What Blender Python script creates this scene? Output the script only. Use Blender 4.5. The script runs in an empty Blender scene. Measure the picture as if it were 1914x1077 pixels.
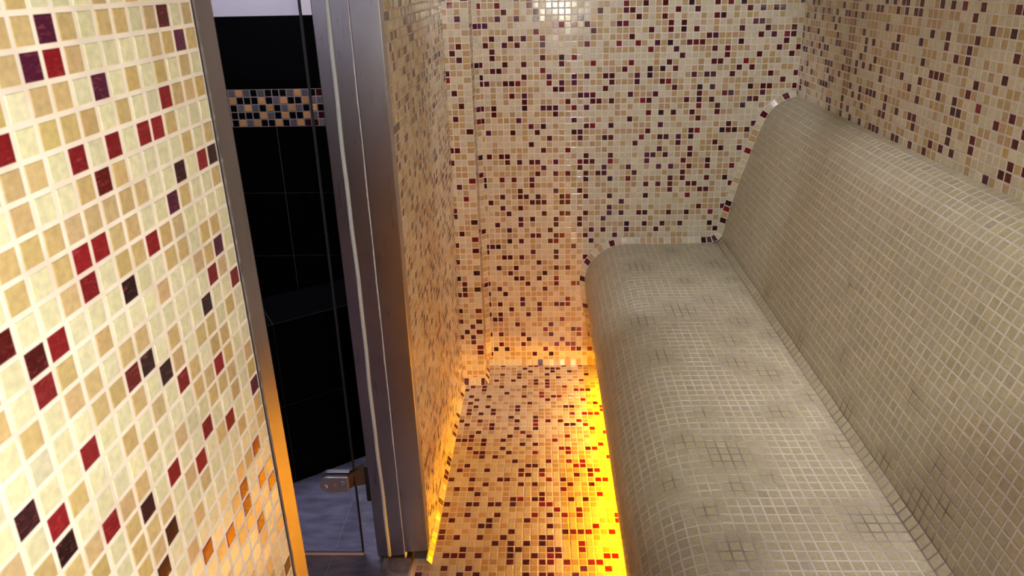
import bpy, bmesh, math
import numpy as np
from mathutils import Vector, Matrix

# ---------------------------------------------------------------- units
# The room is laid out in tile pitches (u); one pitch of the glass mosaic is 21.8 mm.
P = 0.0218
ZF = -64.777                      # floor level in pitches
def V(x, y, z): return Vector((x*P, y*P, (z-ZF)*P))
def VA(a):
    a = np.array(a, float).copy(); a[..., 2] -= ZF; return a*P
scene = bpy.context.scene
COL = scene.collection
rng = np.random.default_rng(7)

# ---------------------------------------------------------------- camera
cam = bpy.data.cameras.new('camera'); camo = bpy.data.objects.new('camera', cam); COL.objects.link(camo)
camo.location = V(10.654, -113.802, 3.451)
camo.rotation_mode = 'XYZ'; camo.rotation_euler = (1.241319, 0.019721, 0.022210)
cam.sensor_fit = 'HORIZONTAL'; cam.sensor_width = 36.0
cam.lens = 1320.03/1914*36.0
cam.shift_x = (957-977.4)/1914; cam.shift_y = (404.5-538.5)/1914
cam.clip_start = 0.02; cam.clip_end = 50
cam.dof.use_dof = True; cam.dof.focus_distance = 2.1; cam.dof.aperture_fstop = 15
scene.camera = camo

# ---------------------------------------------------------------- world, exposure, lights
w = bpy.data.worlds.new('world'); scene.world = w; w.use_nodes = True
w.node_tree.nodes['Background'].inputs[0].default_value = (0.5, 0.45, 0.5, 1)
w.node_tree.nodes['Background'].inputs[1].default_value = 0.02
scene.view_settings.view_transform = 'Standard'; scene.view_settings.look = 'None'
scene.view_settings.exposure = 0.0; scene.view_settings.gamma = 1.0
scene.view_settings.use_curve_mapping = False

def area(name, loc, rot, sx, sy, power, color, spread=180):
    l = bpy.data.lights.new(name, 'AREA'); l.shape = 'RECTANGLE'; l.size = sx; l.size_y = sy
    l.energy = power; l.color = color; l.spread = math.radians(spread)
    o = bpy.data.objects.new(name, l); o.location = loc; o.rotation_euler = rot; COL.objects.link(o); return o
def spot(name, loc, target, power, color, half, blend, size):
    l = bpy.data.lights.new(name, 'SPOT'); l.energy = power; l.color = color; l.spot_size = math.radians(2*half); l.spot_blend = blend
    l.shadow_soft_size = size
    o = bpy.data.objects.new(name, l); o.location = loc
    o.rotation_euler = (target-loc).to_track_quat('-Z', 'Y').to_euler(); COL.objects.link(o); return o
# flash of the photographer, a hand to the right of and below the lens
FL = V(16.4, -114.5, -4.5)
spot('flash_light', FL, FL+Vector((-.153, .869, .47)), 25.5, (1.0, 1.0, .82), 69, .16, .02)
# added fills out of view: one brightens the far wall, one the bench
WARM = (1.0, 0.93, 0.83)
spot('far_wall_fill', V(20, -45, 37.2), V(20, 0, -16), 36.0, (.88, .90, 1.0), 31, .35, .03)
area('bench_fill', V(40, -78, 37.4), (0, math.radians(1), 0), 0.05, 106*P, 3.1, (1.0, .93, .98), 38)
# dim light of the shower corridor, plus a fill added for the jamb's reflection
area('corridor_light', V(-26, -26, 44.0), (0, 0, 0), 0.35, 0.35, 20.0, (0.92, 0.88, 1.0))
area('jamb_reflection_fill', V(-36, -128, 43.0), (math.radians(-58), 0, 0), 0.3, 0.2, 16.0, (.92, .90, 1.0), 80)
# amber strip in the recess under the bench (the light of the diffuser built further down)
area('amber_light', V(23.6, -75, -62.4), (0, math.radians(56), 0), 0.03, 136*P, 30.0, (1.0, 0.42, 0.003))

# tile maps: row:column+kind (plain = dark red, r red, k black, p purple, t tan)
BACK = "1:1r,4r,9r,13k,24r,27,30,34k,38,40r,42k,51;2:5,10p,20p,24,25,32,35p,43,45p,47,48;3:4p,7,10p,17,26,30,38,39k;4:1p,2p,13r,14r,16r,18,23p,24r,31,33,44p,45p;5:10r,19,28,31,33k,35,42,46,50;6:3,6,8p,11r,25,37,38p,45,47p,49r,50;7:2,5p,7,11p,18r,23r,26r,29p,31k,34,35r,36,42k,49;8:0p,3,28r,32p,38,40,48,51;9:3,11,14k,16r,33,40,45,50;10:1,5,8,14,19r,25r,31,38,39,43r;11:3,4,11r,24,28k,30k,32,42,44;12:1k,8,12p,16p,18,21,22,26p,28k,35p,37p,38p,41,47,51;13:1,2p,5,6k,7r,12r,14p,16p,22,26p,30,31r,49;14:13,14,21,32,36k,38p,44k,46,47,51;15:0p,6,8p,17p,18p,19,25p,29,36,40,41p,46p;16:8,15,19,20,22,27r,28,34,36k,38,44p,45;17:1,3,8k,11p,12p,13p,16r,18p,36r,39,43k;18:0,3,13,28,30k,32,35,39;19:0,1,7p,16p,25,36;20:9p,11k,18,19r,22,30p,41,45p;21:2p,6,10,16k,17p,28,35,36r,40k,41,42k,44;22:12p,17,21k,22,27r,30,31p,33p,35k;23:0,9k,26,33p,39;24:11,15r,30p,35,40k,43p;25:2,4,5,18,22,28p,29p,31p,35;26:5,7p,9,10p,13p,17r,18,19,22r,28p,34,38k;27:11p,17,21p,25,30p,32p,35,38,42r;28:10,13p,15,18,20,21,26,34;29:1k,4,6,9p,18,22k,25r,32,34,38,41k;30:1k,9,28,30p,32,35,36,42;31:7,13p,17,32,37,38;32:4p,7,8,10k,14,15r,18,22k,28k,35r;33:2,9,10,11,14,15,24p;34:0,4p,7,22,37,41p;35:5p,11,14,15,18,22p,24p,27,28,32,35k,39r;36:0,7p,9k,13,17,21p;37:3p,7p,13k,17,25k,28,31,34,39k;38:5p,12,19p,21,25p,30,40k;39:0,9p,10,13,14r,18,23p;40:5k,7p,12,13r,19p;41:1p,2p,3k,16p;42:1p,9p,13;43:4,5,7p,13,18;44:10;45:0,3k,6,13,15;46:5p,11k;47:0,6,7p,10,13r;48:1,8,13,16r,17r;49:0,3,11;50:1p,4k;51:0,7p,15r;52:0,1,3,7p,10,13p,14p,15r,18;53:5,10p;54:0,1,3,8p;55:2k,3p,14r;56:6,12;57:11r,16p,17r;58:0,1k,3p,7,12,17r,19r;59:8k,14r;60:3p,7p,13r,15r,16r;61:2k,4k,11r,16r,17p,19r;62:1p,9,12k"
PIER = "0:-3p,0p;1:-2r;3:-1p;7:-1;8:-2;9:-1p;11:-3p;12:-3r;14:-2;16:-1;18:-2;20:0;23:-3,-2;25:-3;28:0r;29:-2p;31:-1r;33:-3;34:-3;35:0k;37:-2;38:0r;39:-3;40:0;42:-3;44:0k;45:-3k;46:-2;47:-2k,0k;48:-3,-2;51:-3,0r;53:-3,0;54:-1p;55:-2k,0;56:-3p,-1p;57:-1p;58:0r;59:0"
FLOOR = "0:-8,-3,-2,3r,6r;1:-4,0,1,2;2:-3,1,4;3:-8,-5,0,7;4:-5,2;5:-9,-6,-2,0,6r;6:-2,0;7:-13,-11r,-8,-4,0r,3r;8:-14,-11,5r,6r,7;9:-7,-1r;10:-13,-10,-4r,-1r,1,2r;11:-12,0,6r;12:-13,-3,8;13:-12,-10,-5,3,4,9r;14:-13,-9,-5,9r;15:-13,-11,-9,4r,6r,7r,8r;16:-6,-2;17:-14,-11,-5,-2r,0,2,5r;18:-13,-9,-2r,3,4,6r;19:-9,-5,-2,7r,10r;20:-11,-4r,9r;21:-12,-6,-3,3r;22:-14,-13,-12r,-10,-7,1r;23:-10,-4,-2,8r;24:-12,-7,2r,3r,6,7r;25:-11,-10,-6,-2r,3r;26:-10,-8,9r;27:-5,0,3r,5r;28:-12,-3,-2,4r,5r;29:-13,-9,-4,-1,6,7r;30:-4r,-3,-1r,4,6r;31:-14,-11,-7,-6,0r,2,7r,8r;32:-9,-4,-2,3,6;33:-13,-11,2r;34:-10,-1,7r;35:-5,-4r,-2,-1,3,5;36:-14,-11,-10,-8,-7,-5,-1r,0r;37:1r,4r;38:-14,-11,-7,-2r,0,2r,4r,9r;39:-13,-8,-3,9r;40:-9,-8,0,6r;41:-14,-5,2,3r,4r,5r,8r;42:-14,-12,-9,-6,-1,0;43:-7,-5,-3,-1,4r;44:-17,-11,-5,-4,0,1,4r;45:-16,-13,-12,-11,-9,-5,-2,0r,1,7r,8r;46:-5,-3,-1,0r,2r,5r,6r;47:-13,-10,4,7r;48:-16,-11,-9,-3,-1,0,3"
RIGHT = "0:-8,-6,-4,-3,0,4,6,8r,11,16,17;1:-31,-29,-20p,-13,-10,-9,-5,-3,-1,0,10;2:-30,-27,-25,-22,-19p,-18p,-16,-14,13,16;3:-33,-30,-27,-23,-21,-7,3,6,11;4:-22,-13,-4,1,6,10,17;5:-34,-32,-28,-21,-12p,-10,-5,-4,8,10;6:-34,-26,-21,-20p,-12,2,16;7:-30,-27,-25,-24,-18,-13,-9,4,5,6,12;8:-33,-32,-29,-26,-14,-12,-10,-7,-2,2,11;9:-24,-23,-22,-18,-16,-14,-7,0,6,9,13r,18;10:-31,-23,-19,2,9,10,16,20;11:-33,-29,-22,-21,-15,-12,-10,-9,-8,-5,19;12:-25,-24,-23,-14,-12p,-5,-2,1,2,9,13;13:-33,-31,-30,-17p,-11,-6,-5,2,9,13,19,21;14:-33,-22p,-21p,-17p,-15p,6,8,10,18,19;15:-21,-17,-14,-11,-8,-7,-6p,-2,-1,2,5,16p"
LEFT = "0:0t;1:-1t,0t,1p,2t,4t,5t,7t,8,10t;2:-1t,0p,1r,2t,7t,8t,9p,10t;3:0t,1t,3p,5t,7t,9t;4:-2r,0t,4t,7r,8t,9t,10t;5:-2t,-1t,1r,3r,5r,6r,7t;6:-2t,1t,2,8t,10t;7:-2t,-1t,0t,2t,3t,4t,7k,9r,10k;8:-3t,-1t,0r,1r,2t,3t,6p,7t,10t;9:-4,-1t,0r,2t,3t,4r,5t,6t;10:-3,-2r,2k,6t,8t,9t;11:-5t,-3r,0t,4t,7t,8t,9p;12:-4t,-2t,-1t,1t,8r,9t;13:-1t,0t,1,2k,4t,7k,10r;14:-5k,-2r,1t,3k,4t,6t,7t,9t;15:-6t,-4r,-3t,0t,2t,4r,5t,7t,8t;16:-5t,-4k,1t,5t,6t,7r,8t;17:-4t,-2r,-1t,0t,3t,6t,10t;18:-1t,0k,2r,5r,8t;19:-1t,0t,1t,3t,4r,6t,7r,10p;20:0t,1k,4t,8t,10t;21:0k,3t,10t;22:2t,8t,9r;23:3r,7r;24:4t,5r,7r,9r;25:6t,7t,10r;26:8r"

# ---------------------------------------------------------------- helpers
def tag(o, label=None, cat=None, group=None, kind=None):
    if label: o['label'] = label
    if cat: o['category'] = cat
    if group: o['group'] = group
    if kind: o['kind'] = kind
    return o
def empty(name, loc, label, cat):
    o = bpy.data.objects.new(name, None); o.empty_display_size = 0.05; o.location = loc; COL.objects.link(o)
    return tag(o, label, cat)
def link(name, me, parent=None):
    o = bpy.data.objects.new(name, me); COL.objects.link(o)
    if parent is not None:
        o.parent = parent; o.matrix_parent_inverse = Matrix.Translation(parent.location).inverted()
    return o
def srgb(*c):
    return tuple((x/255/12.92 if x <= 10.3 else ((x/255+.055)/1.055)**2.4) for x in c)

def new_mat(name):
    m = bpy.data.materials.new(name); m.use_nodes = True
    nt = m.node_tree; return m, nt, nt.nodes['Principled BSDF']
def simple(name, col, rough=.5, metal=0, **kw):
    m, nt, b = new_mat(name)
    b.inputs['Base Color'].default_value = (*col, 1); b.inputs['Roughness'].default_value = rough; b.inputs['Metallic'].default_value = metal
    for k, v in kw.items(): b.inputs[k].default_value = v
    return m
def N(nt, t, **kw):
    n = nt.nodes.new(t)
    for k, v in kw.items():
        if k in n.inputs: n.inputs[k].default_value = v
        else: setattr(n, k, v)
    return n
def ramp(nt, fac, stops):
    r = nt.nodes.new('ShaderNodeValToRGB'); r.color_ramp.elements[0].position = stops[0][0]; r.color_ramp.elements[0].color = stops[0][1]
    r.color_ramp.elements[1].position = stops[-1][0]; r.color_ramp.elements[1].color = stops[-1][1]
    for p, c in stops[1:-1]:
        e = r.color_ramp.elements.new(p); e.color = c
    nt.links.new(fac, r.inputs[0]); return r

def tile_material(name, rough, bump, streak=True):
    """Glass tile: colour per tile from the attribute, streaks in the dark ones, hand-made waviness."""
    m, nt, b = new_mat(name)
    at = N(nt, 'ShaderNodeAttribute', attribute_name='Col')
    geo = N(nt, 'ShaderNodeTexCoord')
    # fine cloudiness of the glass
    n1 = N(nt, 'ShaderNodeTexNoise', Scale=160.0, Detail=3.0)
    nt.links.new(geo.outputs['Object'], n1.inputs['Vector'])
    r1 = ramp(nt, n1.outputs['Fac'], [(0.3, (.86, .86, .86, 1)), (0.7, (1.10, 1.10, 1.10, 1))])
    mu = N(nt, 'ShaderNodeMix', data_type='RGBA', blend_type='MULTIPLY'); mu.inputs[0].default_value = 1
    nt.links.new(at.outputs['Color'], mu.inputs[6]); nt.links.new(r1.outputs[0], mu.inputs[7])
    out = mu.outputs[2]
    if streak:
        mp = N(nt, 'ShaderNodeMapping'); mp.inputs['Scale'].default_value = (90, 90, 420)
        nt.links.new(geo.outputs['Object'], mp.inputs['Vector'])
        n2 = N(nt, 'ShaderNodeTexNoise', Scale=1.0, Detail=2.0, Distortion=1.6)
        nt.links.new(mp.outputs[0], n2.inputs['Vector'])
        r2 = ramp(nt, n2.outputs['Fac'], [(0.55, (0, 0, 0, 1)), (0.75, (1, 1, 1, 1))])
        ml = N(nt, 'ShaderNodeMath', operation='MULTIPLY'); nt.links.new(r2.outputs[0], ml.inputs[0])
        gt = N(nt, 'ShaderNodeMath', operation='GREATER_THAN'); gt.inputs[1].default_value = .7
        nt.links.new(at.outputs['Alpha'], gt.inputs[0]); nt.links.new(gt.outputs[0], ml.inputs[1])
        m3 = N(nt, 'ShaderNodeMath', operation='MULTIPLY'); m3.inputs[1].default_value = .3; nt.links.new(ml.outputs[0], m3.inputs[0])
        mx = N(nt, 'ShaderNodeMix', data_type='RGBA'); mx.inputs[7].default_value = (*srgb(196, 92, 104), 1)
        nt.links.new(m3.outputs[0], mx.inputs[0]); nt.links.new(out, mx.inputs[6]); out = mx.outputs[2]
    nt.links.new(out, b.inputs['Base Color'])
    b.inputs['Roughness'].default_value = rough
    b.inputs['IOR'].default_value = 1.5
    n3 = N(nt, 'ShaderNodeTexNoise', Scale=75.0, Detail=2.0); nt.links.new(geo.outputs['Object'], n3.inputs['Vector'])
    bp = N(nt, 'ShaderNodeBump', Strength=bump, Distance=0.001); nt.links.new(n3.outputs['Fac'], bp.inputs['Height'])
    nt.links.new(bp.outputs[0], b.inputs['Normal'])
    return m
def grout_material(name):
    m, nt, b = new_mat(name)
    at = N(nt, 'ShaderNodeAttribute', attribute_name='Col')
    tc = N(nt, 'ShaderNodeTexCoord')
    n = N(nt, 'ShaderNodeTexNoise', Scale=22.0, Detail=5.0); nt.links.new(tc.outputs['Object'], n.inputs['Vector'])
    r = ramp(nt, n.outputs['Fac'], [(0.3, (.80, .78, .76, 1)), (0.6, (1.02, 1.02, 1.02, 1))])
    mu = N(nt, 'ShaderNodeMix', data_type='RGBA', blend_type='MULTIPLY'); mu.inputs[0].default_value = 1
    nt.links.new(at.outputs['Color'], mu.inputs[6]); nt.links.new(r.outputs[0], mu.inputs[7])
    nt.links.new(mu.outputs[2], b.inputs['Base Color']); b.inputs['Roughness'].default_value = .75
    return m
M_TILE = tile_material('glass_mosaic', .16, .10)
M_SEAT = tile_material('bench_mosaic', .28, .05, False)
M_GROUT = grout_material('grout')
M_BLACK = simple('black_glazed_tile', (.0035, .0035, .005), .35)
M_PLASTER = simple('white_plaster', srgb(205, 200, 205), .8)
M_CONCRETE = simple('concrete', srgb(120, 118, 116), .9)

# grout and glass colours
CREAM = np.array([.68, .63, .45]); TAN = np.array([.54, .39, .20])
C_R = np.array([.22, .006, .012]); C_D = np.array([.075, .002, .004]); C_K = np.array([.018, .002, .005]); C_P = np.array([.070, .006, .034])
GROUT = np.array([.84, .73, .69]); BGROUT = np.array([.62, .54, .46]); DIRT = np.array([.20, .14, .12])
BTILE = np.array([.43, .385, .25])
def parse(s):
    d = {}
    for row in s.split(';'):
        r, c = row.split(':')
        for t in c.split(','):
            k = t[-1] if t[-1].isalpha() else 'd'
            d[(int(t.rstrip('rkpt')), int(r))] = k
    return d
def pick(k, ptan=.42):
    """colour + kind of one tile; None = one of the pale ones"""
    j = rng.normal(1, .05)
    if k == 'r': return np.append(C_R*rng.uniform(.75, 1.15), 1)
    if k == 'd': return np.append(C_D*rng.uniform(.6, 1.5), 1)
    if k == 'k': return np.append(C_K*rng.uniform(.6, 1.5), 1)
    if k == 'p': return np.append(C_P*rng.uniform(.8, 1.3), 1)
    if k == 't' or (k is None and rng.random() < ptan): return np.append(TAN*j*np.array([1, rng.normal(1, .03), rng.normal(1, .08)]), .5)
    return np.append(CREAM*j*np.array([1, 1, rng.normal(1, .03)]), 0)
def dark(): return rng.choice(['d', 'd', 'r', 'k', 'p'])

def mosaic(name, cells, cols, mats, parent=None, gcol=GROUT, gvert=None, gap=.085, h=.022, tilt=.005, box=None, extra=None):
    """cells (N,4,3) corners in pitches, anticlockwise seen from the front; cols (N,4)."""
    c = VA(np.array(cells)); n = len(c); cols = np.array(cols)
    cen = c.mean(1, keepdims=True)
    du = (c[:, 1]+c[:, 2]-c[:, 0]-c[:, 3])/2; dv = (c[:, 2]+c[:, 3]-c[:, 0]-c[:, 1])/2
    lu = np.linalg.norm(du, axis=1, keepdims=True); lv = np.linalg.norm(dv, axis=1, keepdims=True)
    nor = np.cross(du, dv); nor /= np.linalg.norm(nor, axis=1, keepdims=True)
    def ring(g, hh):
        gu = np.clip(g*P/lu, 0, .45); gv = np.clip(g*P/lv, 0, .45)
        U = np.array([0, 1, 1, 0]); Vv = np.array([0, 0, 1, 1])
        u = gu+(1-2*gu)*U[None]; v = gv+(1-2*gv)*Vv[None]
        w = np.stack([(1-u)*(1-v), u*(1-v), u*v, (1-u)*v], 2)
        pts = np.einsum('nij,njk->nik', w, c)
        return pts+nor[:, None, :]*hh[:, :, None]
    a = rng.normal(0, tilt, (n, 1)); b = rng.normal(0, tilt, (n, 1)); jit = rng.uniform(-.3, .3, (n, 1))*h
    ht = (h+jit+a*np.array([[-.5, .5, .5, -.5]])+b*np.array([[-.5, -.5, .5, .5]]))*P
    base = ring(gap, np.zeros((n, 4))); top = ring(gap+.035, np.maximum(ht, h*.4*P))
    verts = np.concatenate([c.reshape(-1, 3), base.reshape(-1, 3), top.reshape(-1, 3)])
    i = np.arange(n)[:, None]*4; q = np.arange(4)[None]
    G = i+q; Bv = 4*n+i+q; T = 8*n+i+q
    faces = [G, T]+[np.stack([Bv[:, k], Bv[:, (k+1) % 4], T[:, (k+1) % 4], T[:, k]], 1) for k in range(4)]
    F = np.concatenate(faces)
    gc = np.ones((n, 4, 4)); gc[:, :, :3] = gcol if gvert is None else gvert
    C = np.concatenate([gc, np.repeat(cols[:, None, :], 4, 1)]+[np.repeat(cols[:, None, :], 4, 1)]*4).reshape(-1, 4)
    midx = np.concatenate([np.ones(n, int), np.zeros(5*n, int)])
    nb = 0
    if box is not None:                                    # solid body behind the tiles
        (x0, y0, z0), (x1, y1, z1) = VA(np.array(box))
        bv = np.array([[x0, y0, z0], [x1, y0, z0], [x1, y1, z0], [x0, y1, z0], [x0, y0, z1], [x1, y0, z1], [x1, y1, z1], [x0, y1, z1]])
        bf = np.array([[0, 3, 2, 1], [4, 5, 6, 7], [0, 1, 5, 4], [1, 2, 6, 5], [2, 3, 7, 6], [3, 0, 4, 7]])+len(verts)
        verts = np.concatenate([verts, bv]); F = np.concatenate([F, bf]); midx = np.concatenate([midx, np.full(6, 2)])
        C = np.concatenate([C, np.ones((24, 4))])
    me = bpy.data.meshes.new(name)
    me.vertices.add(len(verts)); me.vertices.foreach_set('co', verts.ravel())
    me.loops.add(len(F)*4); me.loops.foreach_set('vertex_index', F.ravel().astype(np.int32))
    me.polygons.add(len(F)); me.polygons.foreach_set('loop_start', np.arange(len(F), dtype=np.int32)*4)
    me.polygons.foreach_set('material_index', midx.astype(np.int32))
    for m in mats: me.materials.append(m)
    ca = me.attributes.new('Col', 'FLOAT_COLOR', 'CORNER'); ca.data.foreach_set('color', C.ravel().astype(np.float32))
    me.update(calc_edges=True); me.validate(); me.shade_flat()
    return link(name, me, parent)

def polymesh(name, boxes, mat, parent=None, bevel=0):
    """one mesh out of axis-aligned (or corner-listed) boxes in pitches"""
    bm = bmesh.new()
    for b in boxes:
        if len(b) == 2:
            (x0, y0, z0), (x1, y1, z1) = b
            pts = [(x0, y0, z0), (x1, y0, z0), (x1, y1, z0), (x0, y1, z0), (x0, y0, z1), (x1, y0, z1), (x1, y1, z1), (x0, y1, z1)]
        else: pts = b
        vs = [bm.verts.new(V(*p)) for p in pts]
        for f in ((0, 3, 2, 1), (4, 5, 6, 7), (0, 1, 5, 4), (1, 2, 6, 5), (2, 3, 7, 6), (3, 0, 4, 7)): bm.faces.new([vs[k] for k in f])
    bmesh.ops.recalc_face_normals(bm, faces=bm.faces)
    if bevel: bmesh.ops.bevel(bm, geom=list(bm.edges), offset=bevel*P, segments=2, affect='EDGES', profile=.6)
    me = bpy.data.meshes.new(name); bm.to_mesh(me); bm.free(); me.materials.append(mat)
    return link(name, me, parent)

# frame of the doorway leans a little; y grows with height lost
LEAN = .033
def ly(y, z): return y-LEAN*z

# ---------------------------------------------------------------- walls of the steam room
MATS = [M_TILE, M_GROUT, M_CONCRETE]
ZC = 38.0                          # ceiling
YB = -150.0                        # wall behind the photographer
XR, XL = 51.358, -4.0
back = parse(BACK); cells = []; cols = []
for r in range(-37, 66):
    z1, z0 = -r+.5, -r-.5
    if r == 64: z0 = -64.7
    if r > 64: break
    for i in range(-3, 53):
        x0, x1 = i-.5, i+.5
        if i < 0 : continue
        if i == 0: x0 = .02
        if x0 > XR: break
        x1 = min(x1, XR)
        k = back.get((i, r))
        if k is None and (r < 1): k = dark() if rng.random() < .17 else None
        cells.append([(x0, 0, z0), (x1, 0, z0), (x1, 0, z1), (x0, 0, z1)]); cols.append(pick(k))
tag(mosaic('wall_back', cells, cols, MATS, box=[(-10, .02, ZF), (XR+6, 6, ZC)]), kind='structure')

# pier in the left corner, 5.4 pitches deep
pier = parse(PIER); cells = []; cols = []
YP = -5.4
for r in range(-37, 66):
    z = -(r-.42); z1, z0 = z+.5, max(z-.5, -63.6)
    if z0 >= z1: break
    for i in range(-3, 1):
        x = i-.56-.12; sh = -.004*z
        x0, x1 = x-.5+sh, x+.5+sh
        if i == -3: x0 = XL+.05
        if i == 0: x1 = .06+sh
        k = pier.get((i, r))
        if k is None and r < 1: k = dark() if rng.random() < .15 else None
        cells.append([(x0, YP, z0), (x1, YP, z0), (x1, YP, z1), (x0, YP, z1)]); cols.append(pick(k))
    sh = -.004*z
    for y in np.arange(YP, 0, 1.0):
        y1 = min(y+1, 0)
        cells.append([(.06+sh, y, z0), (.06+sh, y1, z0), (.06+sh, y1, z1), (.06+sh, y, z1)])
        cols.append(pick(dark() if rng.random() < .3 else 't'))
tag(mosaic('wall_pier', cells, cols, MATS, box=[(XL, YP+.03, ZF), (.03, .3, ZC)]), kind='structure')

right = parse(RIGHT); cells = []; cols = []
for r in range(-38, 18):
    z1, z0 = -r+.31, -r-.69
    if z1 > ZC: continue
    z0 = max(z0, -16.2)
    for m in range(-35, 116):
        y1, y0 = -34.4-m+.5, -34.4-m-.5
        if y1 > 0: y1 = 0
        if y0 > 0: continue
        k = right.get((m, r))
        if k is None and (r < 0 or m > 21): k = dark() if rng.random() < .15 else None
        c = pick(k)
        if m in (-17, -16) and 0 <= r <= 12 and k is None: c = np.append(np.array([.36, .22, .12])*rng.uniform(.8, 1.1), .5)   # rust run
        cells.append([(XR, y1, z0), (XR, y0, z0), (XR, y0, z1), (XR, y1, z1)]); cols.append(c)
tag(mosaic('wall_right', cells, cols, MATS, box=[(XR+.03, YB-6, ZF), (XR+6, 6, ZC)]), kind='structure')

# wall with the doorway: near panel, far partition, and the piece over the door
left = parse(LEFT); cells = []; cols = []
ZD = 31.0                          # door head
for v in range(-34, 68):
    z = 3.232-1.007*v; z1, z0 = z+.5035, z-.5035
    if z1 > ZC: continue
    z0 = max(z0, ZF)
    if z1 <= z0: break
    sh = .033*v
    for u in range(-60, 11):
        y = -93.54+.985*u+sh; y0, y1 = y-.4925, y+.4925
        k = left.get((u, v)); seen = (0 <= v <= 27 and u >= -5)
        if k is None and not seen: k = dark() if rng.random() < .13 else None
        cells.append([(XL, y0, z0), (XL, y1, z0), (XL, y1, z1), (XL, y0, z1)])
        cols.append(pick(k, .10 if seen else .3))
    if z0 > ZD+1.5:
        for u in range(11, 48):
            y = -93.54+.985*u+sh
            cells.append([(XL, y-.4925, z0), (XL, y+.4925, z0), (XL, y+.4925, z1), (XL, y-.4925, z1)]); cols.append(pick(dark() if rng.random() < .13 else None))
for r in range(-37, 66):           # far partition, running slightly inwards
    z1, z0 = -r+.5, max(-r-.5, -64.3)
    if z0 >= z1: break
    ye = ly(-45.7, -r)
    ys = [ye]+list(np.arange(math.ceil(ye)+.1, YP, 1.0))+[YP]
    for a, b in zip(ys[:-1], ys[1:]):
        if b-a < .15: continue
        xa, xb = [XL+.35*(t+45)/40*min(1, max(0, (r+10)/30)) for t in (a, b)]
        k = rng.choice(['p', 'k', 'd', 'r'], p=[.45, .25, .2, .1]) if rng.random() < .2 else None
        cells.append([(xa, a, z0), (xb, b, z0), (xb, b, z1), (xa, a, z1)]); cols.append(pick(k))
wl = mosaic('wall_left', cells, cols, MATS)
bm = bmesh.new(); bm.from_mesh(wl.data)   # its body: two piers and a head, leaning with the frame
def body(pts, mi=2):
    vs = [bm.verts.new(V(*p)) for p in pts]
    for f in ((0, 3, 2, 1), (4, 5, 6, 7), (0, 1, 5, 4), (1, 2, 6, 5), (2, 3, 7, 6), (3, 0, 4, 7)):
        fa = bm.faces.new([vs[k] for k in f]); fa.material_index = mi
def slab(x0, x1, ya, yb, z0, z1, la=True, lb=True):
    f = lambda y, z, l: ly(y, z) if l else y
    body([(x0, f(ya, z0, la), z0), (x1, f(ya, z0, la), z0), (x1, f(yb, z0, lb), z0), (x0, f(yb, z0, lb), z0),
          (x0, f(ya, z1, la), z1), (x1, f(ya, z1, la), z1), (x1, f(yb, z1, lb), z1), (x0, f(yb, z1, lb), z1)])
slab(-9.9, XL-.04, YB, -82.9, ZF, ZC, la=False)
slab(-9.9, XL-.04, -45.9, 0, ZF, ZC, lb=False)
slab(-9.9, XL-.04, -82.9, -45.9, ZD+1.5, ZC)
bm.to_mesh(wl.data); bm.free()
tag(wl, kind='structure')

# wall behind the photographer and the ceiling
cells = []; cols = []
for r in range(-37, 65):
    z1, z0 = -r+.5, max(-r-.5, ZF)
    for i in range(-4, 52):
        x0, x1 = i, min(i+1, XR)
        cells.append([(x1, YB, z0), (x0, YB, z0), (x0, YB, z1), (x1, YB, z1)]); cols.append(pick(dark() if rng.random() < .15 else None))
tag(mosaic('wall_front', cells, cols, MATS, box=[(-10, YB-6, ZF), (XR+6, YB-.02, ZC)]), kind='structure')
tag(polymesh('ceiling', [[(-10, YB-6, ZC), (XR+6, 6, ZC+4)]], simple('dark_ceiling_render', srgb(96, 90, 88), .8)), kind='structure')  # unseen; kept dark to cut the light it bounces onto the floor

# ---------------------------------------------------------------- floor
floor = parse(FLOOR); cells = []; cols = []
OX, OY = 11.2042, -.46595
CAM = np.array([10.654, -113.802, 3.451])
def fy(y):
    """near the far wall the floor rises to its cove; (y, z) of a row edge"""
    if y <= -6: return y, ZF
    z = ZF; yy = y
    for _ in range(8):
        zr = ZF+.68*max(0, (yy+6)/5.5); t = (CAM[2]-zr)/(CAM[2]-ZF); yy = CAM[1]+(y-CAM[1])*t; z = zr
    return min(yy, 0), z
for r in range(0, 150):
    ya, yb = -r-OY+.5, -r-OY-.5
    if yb < YB: break
    (y1, z1), (y0, z0) = fy(ya), fy(yb)
    if y1 <= y0: continue
    for j in range(-18, 40):
        x0, x1 = j+OX-.5, j+OX+.5
        door = -82 < (y0+y1)/2 < -44.8
        lim = -5.85 if door else -4.05
        if x1 < lim+.1: continue
        x0 = max(x0, lim)
        if x0 > 25: break
        k = floor.get((j, r))
        if k is None and r > 48: k = dark() if rng.random() < .2 else None
        cells.append([(x0, y0, z0), (x1, y0, z0), (x1, y1, z1), (x0, y1, z1)]); cols.append(pick(k))
tag(mosaic('floor', cells, cols, MATS, box=[(-9.9, YB-6, ZF-5), (XR+6, 6, ZF-.02)]), kind='structure')

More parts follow.
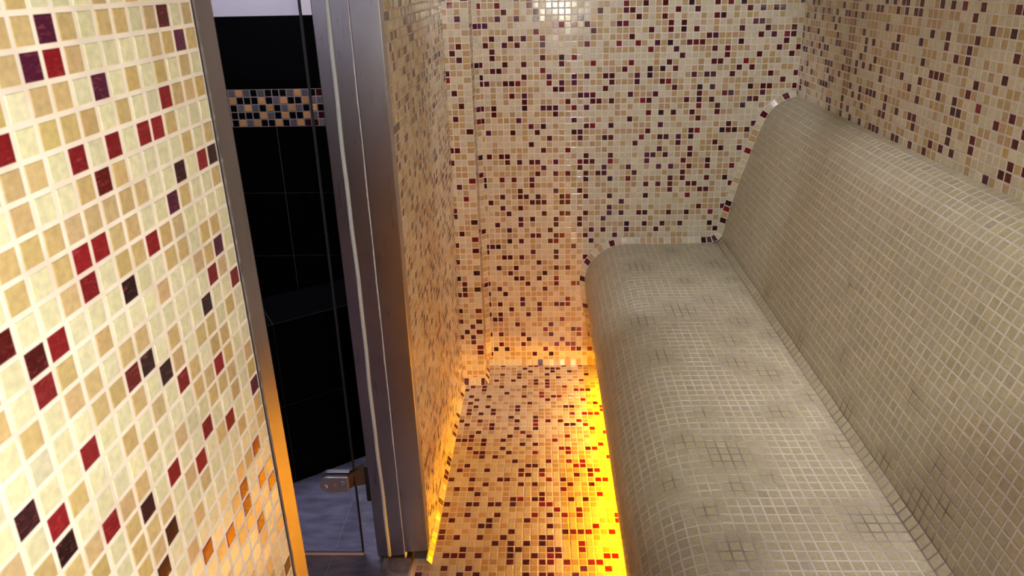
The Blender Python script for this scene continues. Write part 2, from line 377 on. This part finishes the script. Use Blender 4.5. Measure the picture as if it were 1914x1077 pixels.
# ---------------------------------------------------------------- cove rows (bevelled rows of mosaic in the inside corners)
cells = []; cols = []
x = .5
pat = 'cccccctc_pcctctctctttccr'
n = 0
while x < 21.2:
    cells.append([(x, -.62, ZF+.58), (x+1.0, -.62, ZF+.58), (x+1.0, 0, -63.05), (x, 0, -63.05)])
    ch = pat[n % len(pat)]; cols.append(pick({'t': 't', 'p': 'p', 'r': 'd'}.get(ch), 0)); x += 1.0; n += 1
tag(mosaic('trim_1', cells, cols, [M_TILE, M_GROUT], tilt=.045, h=.05), kind='structure')
cells = []; cols = []
pc = {18: 'd', 20: 'd', 26: 'd', 27: 'd', 29: 'd', 30: 'd', 35: 'd', 42: 'd', 44: 'd', 9: 'd', 15: 'd'}
y = -6.0; n = 6
while y > -45.5:
    xa, xb = -3.05-.3*(-y/45), -3.05-.3*((1-y)/45)
    xw = XL+.35*(y+45)/40
    cells.append([(xb, y-1, ZF+.02), (xa, y, ZF+.02), (xw, y, -64.0), (xw, y-1, -64.0)])
    cols.append(pick(pc.get(n), .35)); y -= 1; n += 1
tag(mosaic('trim_2', cells, cols, [M_TILE, M_GROUT], tilt=.03, h=.05), kind='structure')
cells = []; cols = []
for i, x in enumerate(np.arange(-3.5, 0, 1.0)):          # foot of the pier
    cells.append([(x, YP-.75, ZF+.05), (min(x+1, .3), YP-.75, ZF+.05), (min(x+1, .3), YP-.02, -63.6), (x, YP-.02, -63.6)])
    cols.append(pick({0: 'p', 2: None, 3: 'd'}.get(i), .3))
for i, y in enumerate(np.arange(YP-.4, -.3, 1.0)):
    cells.append([(.9, y, ZF+.15), (.9, y+1, ZF+.35), (.3, y+1, -63.4), (.3, y, -63.6)]); cols.append(pick({1: 'd', 3: 'r'}.get(i), .8))
for i, z in enumerate(np.arange(-62.5, ZC, 1.0)):        # upright row between pier and wall
    sh = -.004*z
    cells.append([(.07+sh, -.75, z), (.85+sh, -.03, z), (.85+sh, -.03, z+1), (.07+sh, -.75, z+1)]); cols.append(pick(dark() if rng.random() < .16 else None, .55))
tag(mosaic('trim_3', cells, cols, [M_TILE, M_GROUT], tilt=.02), kind='structure')

# ---------------------------------------------------------------- the bench
SEAT_PTS = [(20.5, -61.7), (19.95, -58.2), (19.2, -55.2), (18.6, -52.4), (18.2, -50), (18.0, -48), (18.0, -46.6), (18.15, -45.4), (18.6, -44.3),
            (19.3, -43.25), (20.2, -42.3), (21.4, -41.4), (22.8, -40.8), (24.7, -40.47), (27, -40.4), (30, -40.4), (35, -40.4), (40.35, -40.4)]
BACK_PTS = [(41.05, -39.5), (41.9, -35.2), (42.6, -32.3), (43.3, -29.5), (44.6, -25.1), (45.6, -21.8), (46.7, -18.95), (47.5, -17.75), (48.6, -16.75), (50.0, -15.95), (51.32, -15.62)]
def resample(pts, step=1.0):
    p = np.array(pts, float); q = []
    for i in range(len(p)-1):
        a, b, c, d = p[max(i-1, 0)], p[i], p[i+1], p[min(i+2, len(p)-1)]
        for t in np.linspace(0, 1, 12, endpoint=False):
            q.append(.5*((2*b)+(-a+c)*t+(2*a-5*b+4*c-d)*t*t+(-a+3*b-3*c+d)*t**3))
    q.append(p[-1]); q = np.array(q); s = np.r_[0, np.cumsum(np.linalg.norm(np.diff(q, axis=0), axis=1))]
    n = max(1, round(s[-1]/step)); t = np.linspace(0, s[-1], n+1)
    return np.stack([np.interp(t, s, q[:, 0]), np.interp(t, s, q[:, 1])], 1)
STAINS = [(25.8, -11.1, 1.8), (38.1, -10.1, 1.8), (38.8, -15.9, 1.1), (34.2, -22.8, 1.5), (29.3, -25.9, 2.2), (23.9, -28.4, 1.8), (36.6, -29.5, 1.3), (34.0, -34.5, 1.3), (24.7, -38.1, 1.6),
          (33.4, -39.8, 1.5), (28.0, -56.8, 2.4), (27.8, -61.2, 1.0), (24.6, -64.2, 1.0), (25.9, -68.7, 1.6), (35.3, -50.0, 1.3), (27.3, -49.9, 1.0), (38.0, -66.0, 1.9), (36.4, -42.3, 1.6), (31.9, -16.3, 1.1),
          (31, -60, .8), (39.5, -47, 1.2), (39.6, -55, 1.5), (24.5, -54.5, 1.2), (32, -4, 1.2), (22, -60, 1.0), (39.7, -20, 1.3), (39.7, -33, 1.4)]
BSTAINS = [(42.2, -66, -34.5, .9), (42.0, -68.5, -36.5, .9), (42.9, -60, -32, .7), (41.5, -60, -38.5, .9), (41.4, -52, -38.8, 1.2), (42.0, -48, -35, .8), (41.6, -66, -38, 1.1), (43.6, -44, -29, .6), (41.3, -38, -38.8, 1.2), (41.3, -25, -38.8, 1.0)]
def dirt(x, y, z):
    s = 0.
    for a, b, r in STAINS:
        if z < -39 and x > 19: s = max(s, math.exp(-((x-a)**2+(y-b)**2)/(2.0*r*r)))
    for a, b, c, r in BSTAINS: s = max(s, math.exp(-((x-a)**2+(y-b)**2+(z-c)**2)/(2.0*r*r)))
    return min(.9, s)
def extrude_mosaic(name, prof, y_from, y_to, parent, edge_dirt=False, first_dirt=False):
    cells, cols, gv = [], [], []
    ny = int(y_from-y_to)
    cache = {}
    def g(i, j):
        if (i, j) not in cache:
            x, z = prof[i]; y = y_from-j
            d = dirt(x, y, z)
            if edge_dirt and (i == len(prof)-1): d = max(d, .8+.2*math.sin(j*.7)*math.sin(j*.23))
            if first_dirt and i == 0: d = max(d, .75+.2*math.sin(j*.4))
            cache[(i, j)] = BGROUT*(1-d)+DIRT*d
        return cache[(i, j)]
    for i in range(len(prof)-1):
        (x0, z0), (x1, z1) = prof[i], prof[i+1]
        for j in range(ny):
            ya, yb = y_from-j, y_from-j-1
            cells.append([(x0, ya, z0), (x0, yb, z0), (x1, yb, z1), (x1, ya, z1)])
            gv.append([g(i, j), g(i, j+1), g(i+1, j+1), g(i+1, j)])
            t = rng.normal(1, .045); cols.append(np.append(BTILE*t*np.array([1, 1, rng.normal(1, .04)]), 0))
    return mosaic(name, cells, cols, [M_SEAT, M_GROUT], parent, gvert=np.array(gv), gap=.075, h=.025, tilt=.006)
bench = empty('tiled_bench', V(36, -75, ZF), 'long built-in bench covered in small beige mosaic with a curved seat and sloping backrest', 'bench')
sp = resample(SEAT_PTS); bpf = resample(BACK_PTS)
seat = extrude_mosaic('seat', sp, -.75, YB+.2, bench, edge_dirt=True)
backrest = extrude_mosaic('backrest', bpf, -.75, YB+.2, bench, first_dirt=True)
crn = extrude_mosaic('corner_row', np.array([SEAT_PTS[-1], BACK_PTS[0]]), -.75, YB+.2, bench, edge_dirt=True, first_dirt=True)
crn['label'] = 'bevelled row of tiles with dirty grout between seat and backrest'
# solid core under the tiles and the recessed plinth the light hides in
def extrude_core(name, outline, y0, y1, mat, parent):
    bm = bmesh.new()
    a = [bm.verts.new(V(x, y0, z)) for x, z in outline]; b = [bm.verts.new(V(x, y1, z)) for x, z in outline]
    n = len(a)
    for i in range(n): bm.faces.new([a[i], a[(i+1) % n], b[(i+1) % n], b[i]])
    bm.faces.new(a[::-1]); bm.faces.new(b)
    bmesh.ops.recalc_face_normals(bm, faces=bm.faces)
    me = bpy.data.meshes.new(name); bm.to_mesh(me); bm.free(); me.materials.append(mat); return link(name, me, parent)
M_CORE = simple('render_coat', srgb(190, 180, 165), .8)
inner = [(x+.05, z) for x, z in sp[:-1]]
outl = [(20.7, -61.65)]+[(x+.12*(1 if k < 30 else 0), z-.04) for k, (x, z) in enumerate(sp)][1:]+[(x+.04, z-.05) for x, z in bpf]+[(51.3, ZF+.02), (25.2, ZF+.02), (25.2, -61.65)]
extrude_core('plinth', outl, -.02, YB+.2, M_CORE, bench)

# row of wall mosaic that follows the outline of the bench on the far wall
outline = np.concatenate([sp[:-1], bpf]); darks = [(17.5, -47.3, 'k'), (18.2, -44.3, 'p'), (22.5, -40.4, 'd'), (38.3, -39.7, 'k'), (39.4, -39.7, 'd'), (41.2, -36.9, 'k'), (41.7, -34.9, 'r'), (41.9, -33.9, 'k'), (44.5, -24.1, 'r'), (46.3, -18.6, 'd'), (49.1, -15.7, 'd'), (18.4, -52.2, 'p')]
op = resample(outline, 1.04); cells = []; cols = []
nrm = []
for i in range(len(op)):
    a, b = op[max(i-1, 0)], op[min(i+1, len(op)-1)]; t = (b-a)/np.linalg.norm(b-a); nrm.append((-t[1], t[0]))
for i in range(len(op)-1):
    (xa, za), (xb, zb) = op[i], op[i+1]; na, nb = nrm[i], nrm[i+1]; g = .95
    cells.append([(xa, -.80, za), (xb, -.80, zb), (xb+nb[0]*g, -.05, zb+nb[1]*g), (xa+na[0]*g, -.05, za+na[1]*g)])
    mx, mz = (xa+xb)/2+na[0]*.5, (za+zb)/2+na[1]*.5; k = None
    for dx, dz, kk in darks:
        if (mx-dx)**2+(mz-dz)**2 < .36: k = kk
    cols.append(pick(k, .4))
tag(mosaic('trim_4', cells, cols, [M_TILE, M_GROUT], tilt=.008, h=.05), kind='structure')

# amber light strip in the recess under the bench
strip = empty('light_strip', V(24.2, -72, -63.6), 'amber light strip hidden in the recess under the beige mosaic bench', 'light')
m, nt, b = new_mat('amber_diffuser'); b.inputs['Base Color'].default_value = (1, .6, .05, 1)
b.inputs['Emission Color'].default_value = (1, .36, .0, 1); b.inputs['Emission Strength'].default_value = 2.0
polymesh('diffuser', [[(23.75, -144, -63.9), (24.0, -6.5, -62.2)]], m, strip)
polymesh('housing', [[(24.0, -144.3, -64.2), (24.4, -1.2, -62.0)]], simple('aluminium', (.5, .5, .5), .4, 1), strip)

# ---------------------------------------------------------------- steel door frame
def steel_material():
    m, nt, b = new_mat('brushed_steel')
    tc = N(nt, 'ShaderNodeTexCoord'); mp = N(nt, 'ShaderNodeMapping'); mp.inputs['Scale'].default_value = (160, 160, 3)
    nt.links.new(tc.outputs['Object'], mp.inputs['Vector'])
    n = N(nt, 'ShaderNodeTexNoise', Scale=1.0, Detail=3.0); nt.links.new(mp.outputs[0], n.inputs['Vector'])
    r = ramp(nt, n.outputs['Fac'], [(0.2, (.27, .27, .27, 1)), (0.8, (.29, .29, .29, 1))]); nt.links.new(r.outputs[0], b.inputs['Roughness'])
    n2 = N(nt, 'ShaderNodeTexNoise', Scale=7.0, Detail=6.0); nt.links.new(tc.outputs['Object'], n2.inputs['Vector'])
    r2 = ramp(nt, n2.outputs['Fac'], [(0.35, (.35, .34, .40, 1)), (0.65, (.40, .39, .45, 1))]); nt.links.new(r2.outputs[0], b.inputs['Base Color'])
    b.inputs['Metallic'].default_value = 1
    bp = N(nt, 'ShaderNodeBump', Strength=.004, Distance=.0001); nt.links.new(n.outputs['Fac'], bp.inputs['Height']); nt.links.new(bp.outputs[0], b.inputs['Normal'])
    return m
M_STEEL = steel_material()
M_SEAL = simple('grey_rubber', srgb(188, 196, 200), .5)
M_CAULK = simple('white_caulk', srgb(214, 206, 204), .7)
M_DARK = simple('dark_rubber', (.01, .01, .012), .6)
def lean_box(x0, x1, ya, yb, z0, z1):
    return [(x0, ly(ya, z0), z0), (x1, ly(ya, z0), z0), (x1, ly(yb, z0), z0), (x0, ly(yb, z0), z0), (x0, ly(ya, z1), z1), (x1, ly(ya, z1), z1), (x1, ly(yb, z1), z1), (x0, ly(yb, z1), z1)]
frame = empty('door_frame', V(-7, -64, ZF), 'brushed steel door frame between the mosaic panels with pale rubber seals', 'door frame')
ZB = ZF+.6
TURN = math.tan(math.radians(5.5))
def turned_box(x0, x1, ya, yb, z0, z1):
    """front face swings towards the camera at its left edge"""
    f = lambda x, y: y-TURN*(XL-x)
    q = [(x0, f(x0, ya)), (x1, f(x1, ya)), (x1, yb), (x0, yb)]
    return [(x, ly(y, z0), z0) for x, y in q]+[(x, ly(y, z1), z1) for x, y in q]
far = polymesh('jamb', [turned_box(-6.6, XL+.14, -47.45, -45.75, -63.2, ZD), turned_box(-10.1, -6.5, -46.9, -45.6, ZB, ZD)], M_STEEL, frame, bevel=.07)
near = polymesh('jamb', [lean_box(-10.0, XL+.14, -83.0, -81.45, ZB, ZD)], M_STEEL, frame)
polymesh('head', [[(-10.1, ly(-83, ZD), ZD), (XL+.14, ly(-45.75, ZD), ZD+1.5)]], M_STEEL, frame)
# pale seal in its groove, slightly wavy, and the beads of caulk
def ribbon(name, x, w, y, z0, z1, mat, parent, wav, dep, n=90, wn=0):
    bm = bmesh.new(); prev = None
    for k in range(n+1):
        z = z0+(z1-z0)*k/n; xx = x+wav*math.sin(k*.23)+.4*wav*math.sin(k*.71+1); ww = w*(1+wn*rng.uniform(-1, 1)); yy = ly(y, z)
        vs = [bm.verts.new(V(xx-ww, yy, z)), bm.verts.new(V(xx-ww*.6, yy-dep, z)), bm.verts.new(V(xx+ww*.6, yy-dep, z)), bm.verts.new(V(xx+ww, yy, z))]
        if prev:
            for i in range(4): bm.faces.new([prev[i], prev[(i+1) % 4], vs[(i+1) % 4], vs[i]])
        else: bm.faces.new(vs)
        prev = vs
    bm.faces.new(prev[::-1]); bmesh.ops.recalc_face_normals(bm, faces=bm.faces)
    me = bpy.data.meshes.new(name); bm.to_mesh(me); bm.free(); me.materials.append(mat)
    for p in me.polygons: p.use_smooth = True
    return link(name, me, parent)
s = ribbon('seal', -8.70, .24, -46.88-TURN*4.75, ZB, ZD, M_SEAL, frame, .05, .14); s['label'] = 'pale grey rubber door seal'
s = ribbon('caulk_bead', -6.68, .13, -46.9-TURN*2.7, ZB, ZD, M_CAULK, frame, .02, .45, n=260, wn=.35); s['label'] = 'ragged white caulk bead'
ribbon('gap_seal', -8.92, .18, -46.87-TURN*4.85, ZF+12, ZD, M_DARK, frame, .0, .03)
# sill: pale worn stone with a metal edge
m, nt, b = new_mat('worn_steel_sill')
tc = N(nt, 'ShaderNodeTexCoord'); n = N(nt, 'ShaderNodeTexNoise', Scale=18.0, Detail=6.0, Distortion=1.0); nt.links.new(tc.outputs['Object'], n.inputs['Vector'])
r = ramp(nt, n.outputs['Fac'], [(.35, (*srgb(88, 80, 84), 1)), (.62, (*srgb(176, 168, 166), 1))]); nt.links.new(r.outputs[0], b.inputs['Base Color']); b.inputs['Roughness'].default_value = .45; b.inputs['Metallic'].default_value = .3
polymesh('sill', [[(-9.4, -82, ZF-.02), (-5.95, -43.9, ZF+.30)]], m, frame, bevel=.08)['label'] = 'pale worn sill under the steel jamb'
polymesh('sill_edge', [[(-5.98, -82, ZF-.02), (-5.72, -44.3, ZF+.34)]], simple('brass_edge', (.7, .6, .45), .35, 1), frame)
polymesh('jamb_foot', [[(-9.2, -45.2, ZF+.3), (-6.0, -44.4, ZF+.62)]], M_DARK, frame)

# ---------------------------------------------------------------- glass door, standing open into the corridor
YG = -44.4
door = empty('glass_door', V(-12.2, YG, ZF), 'frameless glass door opened outward behind the steel jamb with low metal hinge', 'door')
m, nt, b = new_mat('clear_glass'); b.inputs['Transmission Weight'].default_value = 1; b.inputs['Roughness'].default_value = 0.0
b.inputs['IOR'].default_value = 1.45; b.inputs['Base Color'].default_value = (.93, .95, .97, 1)
# thin architectural glass so that light passes through the pane
tr = nt.nodes.new('ShaderNodeBsdfTransparent'); tr.inputs[0].default_value = (.90, .91, .95, 1)
gl = nt.nodes.new('ShaderNodeBsdfGlossy'); gl.inputs['Roughness'].default_value = 0.02
fr = nt.nodes.new('ShaderNodeFresnel'); fr.inputs[0].default_value = 1.12
mixs = nt.nodes.new('ShaderNodeMixShader'); nt.links.new(fr.outputs[0], mixs.inputs[0]); nt.links.new(tr.outputs[0], mixs.inputs[1]); nt.links.new(gl.outputs[0], mixs.inputs[2])
nt.links.new(mixs.outputs[0], nt.nodes['Material Output'].inputs[0])
polymesh('glass_pane', [[(-45, YG-.18, ZF+.5), (-12.2, YG+.18, 26)]], m, door)
polymesh('edge_seal', [[(-12.22, YG-.2, ZF+.45), (-12.06, YG+.2, 26)]], M_DARK, door)
polymesh('bottom_seal', [[(-45, YG-.22, ZF+.12), (-12.1, YG+.22, ZF+.48)]], simple('seal_grey', srgb(168, 170, 196), .35), door)
# hinge: two clamp plates, a cranked arm, screws
M_CHROME = simple('worn_chrome', (.75, .73, .75), .35, 1)
def rounded_plate(name, x0, x1, y0, y1, z0, z1, mat, parent, rad=.9):
    bm = bmesh.new(); pts = []
    for cx, cz, a0 in ((x0+rad, z0+rad, 180), (x1-.2, z0+.2, 270), (x1-.2, z1-.2, 0), (x0+rad, z1-rad, 90)):
        rr = rad if cx < (x0+x1)/2 else .2
        for k in range(7):
            a = math.radians(a0+90*k/6); pts.append((cx+rr*math.cos(a), cz+rr*math.sin(a)))
    f = [bm.verts.new(V(x, y0, z)) for x, z in pts]; g = [bm.verts.new(V(x, y1, z)) for x, z in pts]; n = len(pts)
    bm.faces.new(f); bm.faces.new(g[::-1])
    for i in range(n): bm.faces.new([f[i], f[(i+1) % n], g[(i+1) % n], g[i]])
    bmesh.ops.recalc_face_normals(bm, faces=bm.faces)
    ed = [e for e in bm.edges if abs(e.verts[0].co.y-e.verts[1].co.y) < 1e-6]
    bmesh.ops.bevel(bm, geom=ed, offset=.1*P, segments=2, affect='EDGES')
    me = bpy.data.meshes.new(name); bm.to_mesh(me); bm.free(); me.materials.append(mat); return link(name, me, parent)
hinge = rounded_plate('hinge', -16.25, -12.75, YG-.75, YG-.2, -54.75, -52.45, M_CHROME, door); hinge['label'] = 'worn chrome clamp hinge'
def sub(name, o): o.name = name; return o
def lathe_disc(name, x, z, r, y, parent, mat):
    bm = bmesh.new(); prev = None; prof = [(0, .08), (r*.35, .08), (r*.4, 0), (r*.8, .02), (r, .12), (r*1.02, .25)]
    rings = []
    for rr, d in prof:
        rings.append([bm.verts.new(V(x+rr*math.cos(a), y+d-.12, z+rr*math.sin(a))) for a in np.linspace(0, 2*math.pi, 16, endpoint=False)] if rr > 0 else [bm.verts.new(V(x, y+d-.12, z))])
    for a, b in zip(rings[:-1], rings[1:]):
        for i in range(16):
            if len(a) == 1: bm.faces.new([a[0], b[i], b[(i+1) % 16]])
            else: bm.faces.new([a[i], b[i], b[(i+1) % 16], a[(i+1) % 16]])
    bmesh.ops.recalc_face_normals(bm, faces=bm.faces)
    me = bpy.data.meshes.new(name); bm.to_mesh(me); bm.free(); me.materials.append(mat); o = link(name, me)
    o.parent = parent; o.matrix_parent_inverse = Matrix.Translation(parent.location).inverted(); return o
for k, (x, z) in enumerate(((-15.55, -53.85), (-14.45, -53.6), (-13.45, -53.35))):
    o = lathe_disc('screw', x, z, .27 if k != 1 else .2, YG-.78, hinge, simple('screw_steel', (.6, .58, .55), .3, 1) if k != 1 else simple('rusty_screw', (.35, .12, .04), .7))
    o.matrix_parent_inverse = hinge.matrix_basis.inverted()
# back plate on the other face of the glass, dark in the photo
rounded_plate('clamp_plate', -16.25, -12.75, YG+.2, YG+.75, -54.75, -52.45, M_CHROME, door)
polymesh('hinge_arm', [[(-12.8, YG-.6, -54.3), (-11.9, YG+.3, -54.3), (-11.9, YG+.6, -54.3), (-12.8, YG+.3, -54.3), (-12.8, YG-.6, -52.4), (-11.9, YG-.5, -51.9), (-11.9, YG+.6, -51.9), (-12.8, YG+.3, -52.4)],
                       [(-12.0, YG-.5, -54.0), (-10.3, YG-.5, -53.6), (-10.3, YG+.6, -53.6), (-12.0, YG+.6, -54.0), (-12.0, YG-.5, -51.9), (-10.3, YG-.5, -51.2), (-10.3, YG+.6, -51.2), (-12.0, YG+.6, -51.9)]],
         simple('rusty_chrome', (.42, .26, .13), .35, 1), door, bevel=.08)['label'] = 'rust-stained cranked hinge arm'
polymesh('hinge_block', [[(-10.75, YG-.7, -56.0), (-10.2, YG+.5, -51.0)]], M_DARK, door, bevel=.06)

# ---------------------------------------------------------------- corridor beyond the doorway
def tiles_plain(name, x0, x1, z_lines, pitch, y, mats, gcol, xoff=0, parent=None, axis='y', gap=.07, extra=None):
    cells = []; cols = []
    for a, b in zip(z_lines[:-1], z_lines[1:]):
        xs = np.arange(math.floor((x0-xoff)/pitch)*pitch+xoff, x1+pitch, pitch)
        for c in xs:
            u0, u1 = max(c, x0), min(c+pitch, x1)
            if u1-u0 < .05: continue
            if axis == 'y': cells.append([(u0, y, b), (u1, y, b), (u1, y, a), (u0, y, a)])
            elif axis == '-y': cells.append([(u1, y, b), (u0, y, b), (u0, y, a), (u1, y, a)])
            elif axis == 'x': cells.append([(y, u1, b), (y, u0, b), (y, u0, a), (y, u1, a)])     # faces -x
            else: cells.append([(y, u0, b), (y, u1, b), (y, u1, a), (y, u0, a)])                # faces +x
            cols.append(np.array([.0035, .0035, .005, 0]))
    return cells, cols
M_BT = simple('black_matt_tile', (.0008, .0008, .0012), .7, **{'Specular IOR Level': .03})
DG = np.array([.05, .05, .045])
low = [-16.95, -27.15, -37.4, -47.6, -57.8, ZF]
YW = -12.0
ca, cb = tiles_plain('', -76, -10.1, low, 21.2, YW, None, None, xoff=-28.3)
c2, k2 = tiles_plain('', -76, -10.1, [-1.25, -11.47], 42.4, YW, None, None, xoff=-49.5)
o = mosaic('wall_corridor_back', ca+c2, cb+k2, [M_BT, M_GROUT, M_PLASTER], gcol=DG, gap=.05, h=.05, tilt=.0, box=[(-80, YW+.02, ZF), (-10, YW+5, 46)])
tag(o, kind='structure')
# decorative band of small stone and glass squares
rows = ['gogkgkkkgogkmm', 'okkkokgokkoggk', 'kgogkokgogkokk', 'kkkkogkokkogmg', 'kogokkokgommgm']
bc = {'o': (.62, .30, .10), 'g': (.14, .12, .12), 'k': (.004, .004, .004), 'm': (.05, .006, .008)}
cells = []; cols = []; pz = (16.95-11.47)/5; px_ = 1.07
for r in range(5):
    for i in range(-34, 24):
        x0 = -34.76+i*px_
        if x0 < -76 or x0 > -10.5: continue
        k = rows[r][i] if 0 <= i < 14 else rng.choice(['o', 'g', 'k', 'k', 'm'])
        cells.append([(x0, YW-.03, -11.47-(r+1)*pz), (min(x0+px_, -10.1), YW-.03, -11.47-(r+1)*pz), (min(x0+px_, -10.1), YW-.03, -11.47-r*pz), (x0, YW-.03, -11.47-r*pz)])
        cols.append(np.append(np.array(bc[k])*rng.uniform(.8, 1.2), .5))
tag(mosaic('trim_5', cells, cols, [M_TILE, M_GROUT], gcol=np.array([.28, .22, .20]), tilt=.01), kind='structure')
# other corridor walls: black tiles below, white plaster above
def corridor_wall(name, axis, y, u0, u1, box, top=-1.25):
    a, b = tiles_plain('', u0, u1, [top]+[q for q in [-17, -27.2, -37.4, -47.6, -57.8, ZF] if q < top], 21.2, y, None, None, axis=axis)
    tag(mosaic(name, a, b, [M_BT, M_GROUT, M_PLASTER], gcol=DG, gap=.05, h=.05, tilt=.0, box=box), kind='structure')
corridor_wall('wall_corridor_left', '+x', -76, YB, YW, [(-80, YB, ZF), (-76.02, YW, 46)])
corridor_wall('wall_corridor_front', '-y', YB, -76, -10.1, [(-80, YB-5, ZF), (-10.1, YB-.02, 46)], top=-20)  # unseen; tiling lowered so the steel jamb reflects white plaster
tag(polymesh('ceiling_corridor', [[(-80, YB-5, 46), (-10, YW+5, 50)]], M_PLASTER), kind='structure')
# grey slate-look floor tiles
m, nt, b = new_mat('grey_slate_tile')
tc = N(nt, 'ShaderNodeTexCoord'); mp = N(nt, 'ShaderNodeMapping'); mp.inputs['Scale'].default_value = (14, 40, 1)
nt.links.new(tc.outputs['Object'], mp.inputs['Vector']); n = N(nt, 'ShaderNodeTexNoise', Scale=1.0, Detail=6.0); nt.links.new(mp.outputs[0], n.inputs['Vector'])
r = ramp(nt, n.outputs['Fac'], [(.3, (*srgb(92, 90, 108), 1)), (.7, (*srgb(134, 132, 152), 1))]); nt.links.new(r.outputs[0], b.inputs['Base Color']); b.inputs['Roughness'].default_value = .42
cells = []; cols = []
for y0 in np.arange(-33.9-27.5*5, YW+20, 27.5):
    for x0 in np.arange(-16-27.5*3, -9, 27.5):
        a, c = max(x0, -76), min(x0+27.5, -9.45); d, e = max(y0, YB), min(y0+27.5, YW)
        if c-a < .1 or e-d < .1: continue
        cells.append([(a, d, ZF), (c, d, ZF), (c, e, ZF), (a, e, ZF)]); cols.append((1, 1, 1, 0))
tag(mosaic('floor_corridor', cells, cols, [m, M_GROUT, M_CONCRETE], gcol=np.array([.26, .25, .30]), gap=.06, h=.03, tilt=0, box=[(-80, YB-5, ZF-5), (-9.9, YW+5, ZF-.02)]), kind='structure')
# low black tiled bench standing obliquely in the corridor
A = np.array([-25.61, -31.44]); B = np.array([-15.94, -24.93]); d = (B-A)/np.linalg.norm(B-A); nn = np.array([-d[1], d[0]])
S, E = A-d*13, A+d*17.4
cells = []; cols = []; L = np.linalg.norm(E-S)
zs = [ZF, -52.1, -39.5]
for z0, z1 in zip(zs[:-1], zs[1:]):
    for u in np.arange(0, L, 13.7):
        a = S+d*u; b_ = S+d*min(u+13.7, L)
        cells.append([(a[0], a[1], z0), (b_[0], b_[1], z0), (b_[0], b_[1], z1), (a[0], a[1], z1)]); cols.append((.0035, .0035, .005, 0))
for u in np.arange(0, L, 13.7):
    a = S+d*u; b_ = S+d*min(u+13.7, L); c = b_+nn*9; e = a+nn*9
    cells.append([(a[0], a[1], -39.5), (b_[0], b_[1], -39.5), (c[0], c[1], -39.5), (e[0], e[1], -39.5)]); cols.append((.0035, .0035, .005, 0))
o = mosaic('black_tiled_bench', cells, cols, [M_BT, M_GROUT, M_BLACK], gcol=DG*.15, gap=.05, h=.05, tilt=0)
bm = bmesh.new(); bm.from_mesh(o.data)
q = [S+nn*.05, E+nn*.05, E+nn*9, S+nn*9]
body([(p[0], p[1], ZF+.01) for p in q]+[(p[0], p[1], -39.53) for p in q], 2)
bm.to_mesh(o.data); bm.free()
tag(o, 'low black tiled bench standing in the dark corridor behind the glass door', 'bench')

# made-up ceiling fixtures for the added wall and bench fills
def add_fixture(x, y, label, tilt=None):
    lamp = empty('wall_fill_fixture', V(x, y, ZC), label, 'lamp')
    for nm, r0, r1, z0, z1, mt in (('trim_ring', 2.6, 2.9, ZC-.35, ZC+.02, M_STEEL), ('fill_glass', 1.9, 1.9, ZC-.38, ZC-.30, M_OPAL)):
        bm = bmesh.new(); bmesh.ops.create_cone(bm, cap_ends=True, segments=40, radius1=r0*P, radius2=r1*P, depth=(z1-z0)*P, matrix=Matrix.Translation(V(x, y, (z0+z1)/2)))
        me = bpy.data.meshes.new(nm); bm.to_mesh(me); bm.free(); me.materials.append(mt); link(nm, me, lamp)
    return lamp
M_OPAL, nt, b = new_mat('fill_opal'); b.inputs['Emission Color'].default_value = (1, .93, .84, 1); b.inputs['Emission Strength'].default_value = 1.5
add_fixture(20, -45, 'added round ceiling light, out of view, brightening the far mosaic wall')
line = empty('bench_fill_fixture', V(40, -74, ZC), 'added long ceiling light, out of view, brightening the beige mosaic bench', 'lamp')
polymesh('housing', [[(38.4, -133, ZC-.35), (38.75, -15, ZC-.01)], [(41.25, -133, ZC-.35), (41.6, -15, ZC-.01)]], M_STEEL, line)
polymesh('fill_glass', [[(38.8, -132.8, ZC-.25), (41.2, -15.2, ZC-.08)]], M_OPAL, line)
